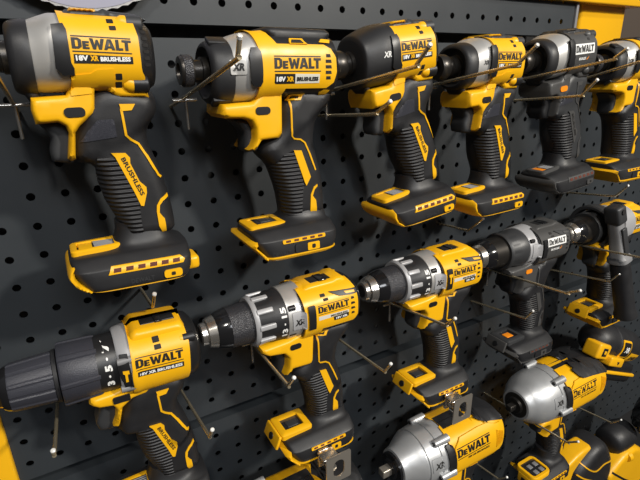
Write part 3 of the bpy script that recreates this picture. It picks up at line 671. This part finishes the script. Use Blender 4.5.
# ------------------------------------------------------------------ impact wrench
def make_wrench(round_nose=False, hdx=12, with_foot=False):
    t = Tool('impact_wrench', '', 'impact wrench'); zc = -15
    aw = 4.6 if round_nose else 5.4; t.part('anvil', box(-119, -104, -aw, aw, zc-aw, zc+aw, 1.4), 'darksteel' if round_nose else 'steel')
    t.part('anvil_collar', lathe([(-106,6),(-106,11),(-103.4,13),(-102.6,19.4),(-99,20),(-98,18)], zc, 48), 'gloss' if not round_nose else 'darksteel')
    if round_nose:
        prof = [(-101,17),(-102.6,19),(-102,22.4),(-99,25),(-96,26),(-92,29.5),(-84,34.6),(-74,38.4),(-62,40.4),(-50,41),(-49.5,40),(-48,40),(-47.5,41.4),(-32,41.4),(-31,39)]
    else:
        prof = [(-97,17),(-99.4,20),(-98.6,22.6),(-96,23.4),(-90,25),(-77,32.4),(-71,35),(-70.4,34.2),(-69,34.4),(-68.4,36.2),(-52,37.8),(-51.4,36.8),(-50,36.8),(-49.4,38.4),(-33,38.4),(-32,37)]
    RR = 41.4 if round_nose else 38.4
    P = []
    for a, b in zip(prof, prof[1:]):
        P += [a]
    P.append(prof[-1])
    g = t.part('hammer_case', lathe(P, zc, 72), 'silver2', base=True, sharp=24)
    for k, a in enumerate((35, 100, 215, 325)):
        lug = merge(moved(lathe([(-56,1),(-55.4,4.6),(-33,5.6),(-32,2)], 0, 20), 0, 0, RR+1))
        s_ = t.part('case_lug', moved(xform(lug, Matrix.Rotation(R(a), 4, 'X')), 0, 0, zc), 'silver2', g)
        sc = moved(xform(moved(lathe([(-56.6,.5),(-56.4,2.6),(-54,2.8)], 0, 12), 0, 0, RR+1), Matrix.Rotation(R(a), 4, 'X')), 0, 0, zc)
        t.part('lug_screw', sc, 'black', g)
    t.part('rear_cap', loftx([(-36,zc,RR-2,RR-3,2.5),(48,zc,RR-2,RR-3,2.6),(60,zc-1,RR-4,RR-5,2.5),(68,zc-2,RR-9,RR-10,2.4),(71,zc-3,RR-17,RR-18,2.2)]), 'rubber', base=True)
    q = zc+RR-1.6; sh = [(-35,q),(14,q),(26,18),(48,15),(60,8),(62,-6),(60,-34),(45,-44),(10,zc-RR+1.6),(-35,zc-RR+1.6)]
    shell = t.inlay('motor_shell', sh, 'yellow', h=2.2, step=4, both=True, base=True, depth=3)
    t.inlay('flank_panel', chaikin([(-31,14),(28,16),(40,12),(56,10),(57.5,-6),(55,-28),(38,-27),(-28,-27),(-31,-20)], 1), 'yellow', h=2.2, step=3, parent=shell, base=True)
    for k in range(6):
        t.inlay('flank_rib', strokepoly([(42+k*2.4, 6-k*1.2), (43+k*2.2, -20+k*1)], 1.), 'yellow', h=.9, step=2, parent=shell)
    t.inlay('rear_pad', chaikin([(-12,q),(-4,15),(22,13),(50,10),(62,4),(58,16),(46,q-1)] if round_nose else [(15,q),(24,17.4),(50,13.4),(62,8),(58,16),(46,q-1)], 1), 'rubber', h=3.5, step=3, both=True)
    wn = t.inlay('side_window', rrect(-42, -33, -22, 12, 2), 'black', h=3., step=3)
    pd = t.inlay('badge_pad', rrect(-66, -46, -12, 4, 2), 'silver2', h=.8, step=3)
    words(t, 'XR', 'ink', -63, -49, -8, -1, pd, 1.2, .03, 0, .25)
    if round_nose:
        pl = t.inlay('label_plate', [(-29,9),(31,9),(31,-12),(-29,-14)], 'yellow', h=.3, step=3, parent=shell)
    logo(t, 'ink', -28.5, 29, -4.5, 5.5, .5, shell, h=.5)
    words(t, '18V XR BRUSHLESS', 'ink', -10, 28, -12.4, -9.4, shell, .5, .03)
    t.inlay('top_mark', [(-2,24.5),(1,26.5),(1.5,23.5)], 'ink', h=.3, step=2, parent=shell)
    dz = -22
    handle2(t, hdx, dz)
    t.part('trigger_housing', pillow(shift([(-52,-28)]+LOW2[1:5]+LOW2[5:], hdx, dz), 24, 6, 4, 4), 'yellow', base=True)
    trigger(t, shift([(-50,-39.5),(-27.8,-42),(-24.1,-49.1),(-24.8,-59.8),(-28.6,-67),(-38,-67.2),(-39.6,-63.9),(-38.6,-51.6),(-42.3,-46.1)], hdx, dz), T=11)
    if with_foot:
        foot(t, hdx-8, dz-4, 'B')
        z = dz-4; x = hdx-8
        p = t.part('display_frame', ringframe(x-58, x-16, -32, 6, 5, z-126.4, 4, 9, .0), 'yellow')
        t.part('display_panel', box(x-52, x-14, -30, 2, z-131, z-124.6, .8), 'lens', p)
        for i in range(2):
            for j in range(2): t.part('display_button', box(x-44+i*13, x-36+i*13, -25+j*12, -17+j*12, z-128, z-123.8, .8), 'grey', p)
        nb = t.part('nose_badge', box(x-59, x-52, -30, -2, z-146, z-128, 2), 'yellow', p)
        t.part('nose_socket', box(x-60, x-58, -22, -10, z-141, z-134, .6), 'black', p)
    return t

# ================================================================== build the tools
GI = 'compact impact drivers in the top row'
a1 = make_compact_impact().root
a3 = copy_tree(a1); a4 = copy_tree(a1); a5 = copy_tree(a1)
place(a1, -65, 132, -1.6, label='yellow impact driver at the top left, largest in view, under the round saw blade', group=GI)
place(a3, 189, 134, 6.6, label='yellow impact driver whose whole front collar is black rubber with a white XR mark', group=GI)
place(a4, 311, 125, 1, label='silver-collared yellow impact driver between the black-collared one and the grey one', group=GI)
place(a5, 433, 133, 4.6, label='charcoal grey impact driver with silver collar, white name plate and orange button', group=GI)
recolour(a3, {'gear_housing': 'rubber', 'screw_boss': 'yellow'})
recolour(a5, {'*yellow_plastic': 'greyshell', 'handle': 'charcoal', 'trigger': 'black', 'direction_button': 'orange', 'label_plate': 'greyshell', 'logo_lettering': 'greyshell', 'logo_rule': 'greyshell', 'accent_line': 'greyshell', 'display_panel': 'orange', 'foot': 'rubber'})
class Wrap(Tool):
    """adds further inlays on a placed copy: rays meet the copied meshes in the tool's own frame"""
    def __init__(s, root, names):
        s.root = root; s.base = []; s.bvh = None
        for o in walk(root):
            if o.type == 'MESH' and base_name(o.name) in names:
                s.base.append(([tuple(v.co/MM) for v in o.data.vertices], [tuple(p.vertices) for p in o.data.polygons]))
w = Wrap(a3, ('gear_housing','nose_boot'))
w.part('boot_sleeve', loftx(smoothsecs([(-50.6,-6.5,19,21,2.2),(-49.8,-6.3,21.2,23.4,2.3),(-48,-6,22.8,25,2.3),(-40,-4.6,24.4,27.2,2.3),(-30,-3,25.6,29.2,2.5),(-22,-2.4,26.0,29.6,2.6),(-20,-2.4,26.0,29.6,2.7)], 3)), 'rubber', base=True)
words(w, 'XR', 'white', -34.5, -27, -4.4, .4, None, .4, .03, 0, .25)
w = Wrap(a4, ('gear_housing',))
words(w, 'XR', 'ink', -32.5, -26.8, -5, -1, None, .35, .03, 0, .25)
w = Wrap(a5, ('motor_shell','gear_housing','rear_cap'))
prune(a5, ('logo_lettering','logo_rule','lettering'))
pl = w.inlay('name_plate', rotp([(-17.4,-3.6),(17.6,-3.2),(17.6,7.2),(-17.4,7.2)], -.5), 'white', h=.5, step=3)
logo(w, 'greyshell', -15.6, 15.8, -1.6, 5.6, -.5, pl, False, .8)
words(w, 'BRUSHLESS', 'white', -9, 3.4, -9.6, -6.8, None, .5, .03)
w.inlay('label_mark', [(4.4,-9.6),(9,-6.2),(6.6,-9.6)], 'orange', h=.5, step=2)

a2 = make_impact().root
a6 = copy_tree(a2)
place(a2, 72, 122, -.4, label='yellow impact driver with square XR badge and vent slots, second in the top row')
place(a6, 580, 124, 0, label='last yellow impact driver of the top row, cut off by the right edge')
for o in (a2, a6): o['group'] = 'full-size impact drivers in the top row'

b2 = make_drill(); base_drill = b2.root
b3 = copy_tree(base_drill); b4 = copy_tree(base_drill); b5 = copy_tree(base_drill)
belt_hook(b2, -33, -14)
w3 = Wrap(b3, ('foot',)); belt_hook(w3, -31, -13)
GD = 'drill drivers in the second row'
place(base_drill, 102, -94, 0, label='yellow drill with a knurled chuck and no hammer mark, second from left')
place(b3, 275, -97, -.5, label='yellow drill with a small hammer mark beside its silver collar, third from left')
w3 = Wrap(b3, ('side_window',))
w3.inlay('hammer_mark', [(-26.6,1),(-21.6,1),(-21.6,-2.4),(-23.2,-2.4),(-23.2,-9.6),(-25.2,-9.6),(-25.2,-2.4),(-26.6,-1.6)], 'yellow', h=.6, step=2)
place(b4, 438, -95, -.6, label='charcoal grey drill with white name plate in the second row')
recolour(b4, {'*yellow_plastic': 'greyshell', 'handle': 'rubber', 'trigger': 'black', 'foot': 'rubber', 'direction_button': 'orange', 'label_plate': 'greyshell', 'label_band': 'greyshell', 'badge_pad': 'silverp', 'collar_finger': 'charcoal', 'collar_ring': 'charcoal', 'chuck_sleeve': 'darksteel', 'clutch_collar': 'charcoal', 'display_frame': 'charcoal', 'display_button': 'orange', 'drum_cap': 'charcoal', 'gear_housing': 'silverp'})
prune(b4, ('logo_lettering','logo_rule','lettering','torque_numbers','collar_finger'))
w = Wrap(b4, ('motor_shell','drum_cap','gear_housing','top_deck'))
pl = w.inlay('name_plate', [(-18.4,-3.8),(17.8,-3.8),(17.8,6.4),(-18.4,6.4)], 'white', h=.5, step=3)
logo(w, 'greyshell', -16.6, 16, -1.8, 4.8, 0, pl, False, .8)
words(w, 'BRUSHLESS', 'white', -12, 4.4, -9.6, -6.8, None, .5, .03)
w.inlay('label_mark', [(5.4,-9.6),(10,-6.2),(7.6,-9.6)], 'orange', h=.5, step=2)
words(w, '· 13 ·', 'ink', -38, -34, -12, 8, None, .5, .04, up=True, name='torque_numbers')
place(b5, 621, -97, 0, label='large drill carrying a black side handle, partly cut off by the right edge')
prune(b5, ('collar_finger','torque_numbers','badge_pad'))
recolour(b5, {'clutch_collar': 'charcoal', 'collar_ring': 'charcoal', 'chuck_sleeve': 'darksteel', 'gear_housing': 'silver'})
w = Wrap(b5, ('motor_shell','drum_cap','gear_housing'))
w.inlay('gear_case_cover', [(-31,19),(-6,18),(-4,-6),(-8,-26),(-30,-30)], 'silverp', h=2.4, step=3)
# side handle: clamp ring round the collar, upright block and rubber bar
hd = bpy.data.objects.new('side_handle', None); C.objects.link(hd)
hd.location = (b5.location.x-.057, b5.location.y, b5.location.z-.008)
hd['label'] = 'grey and black auxiliary side handle clamped round the nose of the last drill'; hd['category'] = 'handle'
def sub(name, vf, m, par): return mkobj(name, vf[0], vf[1], M[m], par)
ringv = lathe([(-9,28),(-9,31),(-7,33),(7,33),(9,31),(9,28),(7,26.5),(-7,26.5),(-9,28)], 0, 48, cap=False)
sub('clamp_ring', ringv, 'charcoal', hd)
tilt = Matrix.Translation((-9,-37,9)) @ Matrix.Rotation(R(-14), 4, 'Y') @ Matrix.Rotation(R(-8), 4, 'X')
sub('clamp_block', xform(box(-10, 10, -13, 9, 8, 34, 4), tilt), 'charcoal', hd)
sub('block_hole', xform(moved(xform(lathe([(0,1),(0.3,3.4),(1,3.6)], 0, 16), Matrix.Rotation(R(-90), 4, 'Z')), 0, -13.6, 26), tilt), 'hole', hd)
sub('stem', xform(loftz([(10,-9,9,-10,8,3),(-10,-9,9,-11,8,3),(-40,-11,11,-12,10,3),(-44,-14,14,-15,13,3),(-50,-14,14,-15,13,3),(-52,-12,12,-13,11,3)]), tilt), 'grey', hd)
sub('stem_panel', xform(box(-5, 5, -13.6, -10, -38, 2, 1.5), tilt), 'charcoal', hd)
sub('rubber_bar', xform(loftz([(-51,-12,12,-13,11,2.2),(-56,-12.5,12.5,-13.5,11.5,2.2),(-110,-13.2,13.2,-14.2,12.2,2.2),(-130,-13,13,-14,12,2.2),(-138,-15,15,-16,14,2.2),(-142,-15,15,-16,14,2.2),(-144,-12,12,-13,11,2.2)]), tilt), 'rubber', hd)

b1 = make_compact_drill().root
place(b1, -60, -95, -1, label='yellow drill at the left edge with two wide ribbed grey collars')
for o in (b1, base_drill, b3, b4, b5): o['group'] = GD

c1 = make_wrench(False, 12).root
place(c1, 296, -339, 0, y=-80, label='yellow impact wrench with stepped silver cone, below the steel belt hook of the third drill')
c2 = make_wrench(True, -8, True).root
place(c2, 531, -343, 0, y=-78, label='yellow impact wrench with a big rounded silver nose, to the right of the other wrench')
for o in (c1, c2): o['group'] = 'impact wrenches in the third row'
c0 = copy_tree(c1); place(c0, 66, -325, 0, y=-80, label='tool of which only the yellow top shows under the foot of the second drill', group='impact wrenches in the third row')

# further tools at the lower right, mostly hidden
def rounded_head(): pass
t = Tool('multi_tool', 'black tool head with a yellow-outlined XR badge at the right edge below the side handle', 'power tool')
t.part('motor_housing', moved(lathe([(-66,3),(-65,12),(-60,20),(-50,26),(-36,29.5),(-10,30.5),(30,30.5),(62,28),(74,20),(76,6)], 0, 48), 0, 0, 0), 'rubber', base=True)
t.part('housing_rib', moved(lathe([(-22,29),(-20,31.6),(-17,31.6),(-15,29)], 0, 48), 0, 0, 0), 'rubber')
yb = t.part('end_block', box(-84, -47, -30, -4, -25, 1, 4), 'yellow')
t.part('end_socket', box(-72, -58, -31, -29, -19, -5, 1), 'black', yb)
t.part('end_rim', box(-68, -62, -31.8, -30, -15, -9, 1), 'yellow', yb)
sb_ = t.part('switch_block', box(-50, -6, -38, -8, -31, -15, 3), 'yellow')
t.part('switch_mark', pillow([(-30,-21),(-22,-21),(-26,-27)], 1.2, 1, 1, 3, y0=-38), 'black', sb_)
fr = t.inlay('badge_frame', rrect(-15, 15, -15, 14, 3), 'yellow', h=1.6, step=3)
pn = t.inlay('badge_panel', rrect(-12, 12, -12, 11, 2), 'black', h=2.2, step=3, parent=fr)
words(t, 'XR', 'white', -8, 8, -5, 4, pn, 2.6, .03, 0, .25)
nl = t.inlay('name_label', [(10,-27),(58,-27),(58,-6),(24,-4),(20,-18)], 'yellow', h=2, step=3, base=True)
logo(t, 'ink', 28, 56, -17, -10, 0, nl, False, .6)
t.part('lower_body', box(-30, 76, -26, 22, -62, -26, 8), 'black')
t.part('bottom_rail', box(-26, 78, -29, 24, -48, -42, 2), 'yellow')
place(t.root, 663, -327, -24, y=-74)

t = Tool('hammer_drill', 'large yellow and black drill body in the bottom right corner with a grooved yellow housing', 'drill')
ORG = (690, -560)
L_ = lambda p: [(x-ORG[0], z-ORG[1]) for x, z in p]
t.part('motor_housing', pillow(chaikin(L_([(684,-760),(684,-600),(710,-578),(738,-564),(775,-564),(806,-585),(860,-640),(885,-760)]), 1), 34, 10, 8, 6), 'yellow', base=True)
for p in ([(690,-604),(730,-640),(800,-700)], [(700,-590),(748,-630),(830,-690)], [(684,-640),(730,-690),(770,-740)]):
    t.inlay('housing_groove', strokepoly(L_(p), 4), 'black', h=.6, step=4)
t.part('vent_boss', moved(lathe([(-9,2),(-8,9),(0,10),(2,4)], 0, 24), 62, -30, -16), 'yellow')
g = t.part('handle', pillow(chaikin(L_([(580,-760),(582,-550),(600,-530),(640,-506),(674,-508),(712,-575),(700,-760)]), 2), 30, 20, 16, 5), 'rubber', base=True)
def pxl(p): return L_(p)
t.inlay('accent_line', strokepoly(smoothpath(L_([(600,-520),(610,-535),(640,-556),(664,-552),(688,-556)]), 4), 2.2), 'yellow', h=1, step=2)
t.inlay('accent_line', strokepoly(smoothpath(L_([(592,-545),(612,-560),(640,-580),(655,-600),(650,-625)]), 4), 2.2), 'yellow', h=1, step=2)
t.part('trigger_housing', pillow(chaikin(L_([(556,-545),(562,-524),(604,-508),(644,-508),(618,-532),(600,-545),(592,-575),(566,-572)]), 1), 17, 6, 5, 4), 'yellow')
t.part('rear_cap', moved(lathe([(-34,8),(-32,20),(-26,26),(-8,28.5),(14,28.5),(28,25),(34,12)], 0, 40), 66, 0, 6), 'rubber')
place(t.root, ORG[0]+6, ORG[1]-19, 0, y=-78)

# crumpled glossy black bag beside the last drill
bm = bmesh.new(); bmesh.ops.create_icosphere(bm, subdivisions=5, radius=1)
from mathutils import noise
V = []
for v in bm.verts:
    p = v.co.copy(); n_ = noise.ridged_multi_fractal(Vector((p.x*1.6+p.z*1.2, p.y*1.1, p.z*.8-p.x)), 1., 2.1, 4, 1., 2., noise_basis='PERLIN_ORIGINAL')
    k = .82+.13*n_; V.append((p.x*42*k, p.y*26*k, p.z*44*k))
F = [tuple(q.index for q in f.verts) for f in bm.faces]; bm.free()
bg_ = mkobj('plastic_bag', V, F, M['gloss'], None, 50, (.812, -.105, -.52))
bg_['label'] = 'crumpled glossy black plastic bag at the right edge near the bottom'; bg_['category'] = 'bag'

# saw blade hanging above the first driver
sb = bpy.data.objects.new('saw_blade', None); C.objects.link(sb)
sb['label'] = 'round saw blade with a pale printed label hanging above the first impact driver'; sb['category'] = 'saw blade'
sb.location = (-.060, -.012, .2445)
V, F = lathe([(-1.2,8),(-1.2,81),(1.2,81),(1.2,8)], 0, 120, lambda x, a, r: r+(2.2*((a*30/math.pi) % 1) if r > 50 else 0))
rz = Matrix.Rotation(R(90), 4, 'Z')
sub('blade_disc', xform((V, F), rz), 'blade', sb)
sub('printed_label', xform(lathe([(-1.7,8),(-1.7,80),(-1.2,80)], 0, 80), rz), 'bladelabel', sb)

# ================================================================== display wall
P_ = 25.
def panel(name, c0, c1, r0, r1, x0, x1, z0, z1):
    """perforated sheet: columns c0..c1, rows r0..r1 (row r at z=-25 r); rim folded back"""
    V, F = [], []; seg = 16; hr = 3.3; idx = {}
    def vid(x, y, z):
        k = (round(x,2), round(y,2), round(z,2))
        if k not in idx: idx[k] = len(V); V.append((x, y, z))
        return idx[k]
    h = P_/2
    sq = []
    for k in range(seg):
        a = 2*math.pi*k/seg; c, s_ = math.cos(a), math.sin(a); m_ = max(abs(c), abs(s_)); sq.append((c/m_*h, s_/m_*h))
    for c in range(c0, c1+1):
        for r in range(r0, r1+1):
            cx, cz = c*P_, -r*P_
            def cl(p): 
                x, z = cx+p[0], cz+p[1]
                if c == c0 and p[0] < -h+.01: x = x0
                if c == c1 and p[0] > h-.01: x = x1
                if r == r0 and p[1] > h-.01: z = z1
                if r == r1 and p[1] < -h+.01: z = z0
                return x, z
            o = [vid(cl(p)[0], 0, cl(p)[1]) for p in sq]
            fr = [vid(cx+math.cos(2*math.pi*k/seg)*hr, 0, cz+math.sin(2*math.pi*k/seg)*hr) for k in range(seg)]
            bk = [vid(cx+math.cos(2*math.pi*k/seg)*hr, 1.4, cz+math.sin(2*math.pi*k/seg)*hr) for k in range(seg)]
            for k in range(seg):
                j = (k+1)%seg
                # skip corner merge artefacts: corners are covered because seg is a multiple of 4 plus added vertex
                F.append((o[k], fr[k], fr[j], o[j])); F.append((fr[k], bk[k], bk[j], fr[j]))
    D = 16
    for a, b in (((x0,z0),(x1,z0)), ((x1,z0),(x1,z1)), ((x1,z1),(x0,z1)), ((x0,z1),(x0,z0))):
        n = len(V); V += [(a[0],0,a[1]), (b[0],0,b[1]), (b[0],D,b[1]), (a[0],D,a[1])]; F.append((n,n+1,n+2,n+3))
    o = mkobj(name, V, F, M['board'], None, 30); o['kind'] = 'structure'; return o
panel('wall_perforated_top', -8, 21, -9, -7, -212, 550, 157, 237)
panel('wall_perforated_middle', -7, 48, -5, 9, -186, 1215, -242.5, 146)
panel('wall_perforated_bottom', -7, 48, 11, 26, -186, 1215, -665, -254.5)
def struct(name, vf, m):
    o = mkobj(name, vf[0], vf[1], M[m]); o['kind'] = 'structure'; return o
struct('wall_back', box(-700, 2200, 60, 80, -1500, 900), 'back')
struct('floor', box(-700, 2200, -2600, 80, -1520, -1500), 'back')
struct('trim_1', box(-232, -186, -6, 30, -1400, -150, 3), 'frame')         # yellow post, left
struct('trim_2', box(578, 690, 8, 60, 100, 420, 6), 'frame')               # yellow post, right
struct('trim_3', box(-240, 700, -10, 30, 199, 240, 2), 'frame')            # yellow rail on top
struct('trim_4', box(551, 556, -3, 3, 150, 212, 1), 'grey')
struct('wall_right', box(694, 1400, 30, 60, 120, 420), 'wallm')

# ================================================================== wire hooks
def hook_parts(L=112, rise=17, tip=(14, 16), r=1.45, pins=True):
    dz = 0
    a = smoothpath([(0,2,0), (0,-4,.6), (0,-L*.5,rise*.48), (0,-L+3,rise-.6), (0,-L-1.5,rise+1.2), (0,-L-tip[0],rise+tip[1])], 5)
    return tube(a, r, 12)
hook0 = None
def hook(x, z, L=112, rise=17, tip=(14,16), label='', lower=True):
    e = bpy.data.objects.new('wire_hook', None); C.objects.link(e); e.location = (x*MM, 0, z*MM)
    e['label'] = label; e['category'] = 'hook'; e['group'] = 'wire hooks on the board'
    sub('arm', hook_parts(L, rise, tip), 'wire', e)
    sub('arm_tip', moved(lathe([(-.6,.8),(-.3,1.7),(.6,1.7)], 0, 12), 0, 0, 0) if False else xform(lathe([(-1.2,1.1),(-.6,1.75),(1.2,1.75)], 0, 12), Matrix.Translation((0, -L-tip[0], rise+tip[1])) @ Vector((1,0,0)).rotation_difference(Vector((0, tip[0], -tip[1])).normalized()).to_matrix().to_4x4()), 'tip', e)
    if lower:
        q = rise/L*50; sub('back_pin', tube([(1,-50,q-1),(1,-50,q-13),(1,-50,q-25)], 1.2, 10), 'chrome', e)
        sub('cross_bar', tube([(-9,-50,q-2.4),(10,-50,q-2.4)], 1.3, 10), 'chrome', e)
    return e
HK = [
 (-5,90,175,32,(7,11),'wire hook rising in front of the silver collar with the grey XR badge',1),
 (124,92,173,25,(14,13),'long wire hook crossing in front of the black-collared impact driver',1),
 (127,74,125,9,(18,10),'short wire hook under the black collar, just above the trigger',0),
 (250,93,156,25,(17,14),'long wire hook crossing the yellow driver next to the grey one',1),
 (374,94,164,27,(12,9),'wire hook crossing the silver collar of the grey impact driver',1),
 (375,76,138,12,(14,15),'wire hook running past the orange button of the grey impact driver',0),
 (500,87,124,33,(12,10),'wire hook crossing the last impact driver at the right edge',0),
 (-120,92,150,26,(8,12),'wire hook at the nose of the first impact driver, left edge',1),
 (322,-75,54,5,(21,20),'wire hook sticking out under the foot of the black-collared driver',0),
 (590,-70,78,10,(15,18),'wire hook above the nose of the drill with the side handle',0),
 (-54,-75,63,9,(21,20),'wire hook sticking out under the foot of the first impact driver',0),
 (-141,-165,112,27,(2,5),'wire hook hanging below the wide ribbed collar at the left edge',0),
 (-32,-196,114,24,(13,17),'wire hook beside the grip of the first drill',0),
 (33,-135,135,3,(13,15),'wire hook under the knurled chuck of the second drill',1),
 (140,-174,128,12,(10,14),'wire hook between the second and third drill grips',0),
 (206,-146,140,21,(12,13),'wire hook under the chuck of the third drill',1),
 (400,-210,93,14,(10,15),'wire hook in front of the grip of the grey drill',0),
 (370,-138,160,14,(15,9),'wire hook under the chuck of the grey drill',1),
 (560,-193,108,17,(12,16),'wire hook ending beside the black side handle',0),
 (544,-136,148,14,(15,15),'wire hook crossing the side handle at the right edge',0),
 (707,-521,88,13,(15,17),'wire hook below the round-nosed wrench on the bare board',0),
 (455,-398,148,13,(14,12),'wire hook under the round silver nose above the bottom foot',0),
 (415,-508,76,12,(14,16),'wire hook at the bottom, right of the cone-nosed wrench',0),
]
for x, z, L, rise, tip, lb, lo in HK: hook(x, z, L, rise, tip, lb, lo)

# ================================================================== camera
f_px = 464.09
cam = bpy.data.cameras.new('camera'); cam.sensor_width = 36; cam.lens = f_px/640*36; cam.clip_start = .01
co = bpy.data.objects.new('camera', cam); C.objects.link(co)
Rw = [(0.86773492,-0.4965306,-0.02221425),(-0.1828323,-0.27731829,-0.94322156),(0.46217795,0.82252777,-0.3314206)]
mt = Matrix.Identity(4)
for i in range(3):
    mt[i][0] = Rw[0][i]; mt[i][1] = -Rw[1][i]; mt[i][2] = -Rw[2][i]
mt.translation = (-0.10169493,-0.4358758,0.11174122)
co.matrix_world = mt; S.camera = co

# ================================================================== light
def arealight(name, loc, target, size, power, col=(1,1,1), sizey=None):
    l = bpy.data.lights.new(name, 'AREA'); l.energy = power; l.color = col; l.size = size
    if sizey: l.shape = 'RECTANGLE'; l.size_y = sizey
    o = bpy.data.objects.new(name, l); C.objects.link(o); o.location = loc
    o.rotation_euler = (Vector(target)-Vector(loc)).to_track_quat('-Z', 'Y').to_euler(); return o
arealight('ceiling_spot', (1.3,-2.0,1.25), (.25,0,-.15), .16, 58, (1,.94,.84))
arealight('ceiling_spot', (-.5,-1.7,1.7), (.2,0,-.15), .16, 24, (1,.95,.87))
arealight('ceiling_panel', (.2,-2.8,1.5), (.3,0,-.2), .9, 30, (.93,.96,1), .7)
w = bpy.data.worlds.new('world'); S.world = w; w.use_nodes = True
nt = w.node_tree; bg = nt.nodes['Background']
tc = nt.nodes.new('ShaderNodeTexCoord'); sp = nt.nodes.new('ShaderNodeSeparateXYZ'); cr = nt.nodes.new('ShaderNodeValToRGB')
nt.links.new(tc.outputs['Generated'], sp.inputs[0]); nt.links.new(sp.outputs['Z'], cr.inputs[0])
cr.color_ramp.elements[0].color = (.035,.032,.03,1); cr.color_ramp.elements[1].color = (.24,.25,.27,1)
nt.links.new(cr.outputs[0], bg.inputs[0]); bg.inputs[1].default_value = 1.
S.view_settings.view_transform = 'Standard'; S.view_settings.look = 'None'; S.view_settings.exposure = 0; S.view_settings.gamma = 1
S.view_settings.use_curve_mapping = False
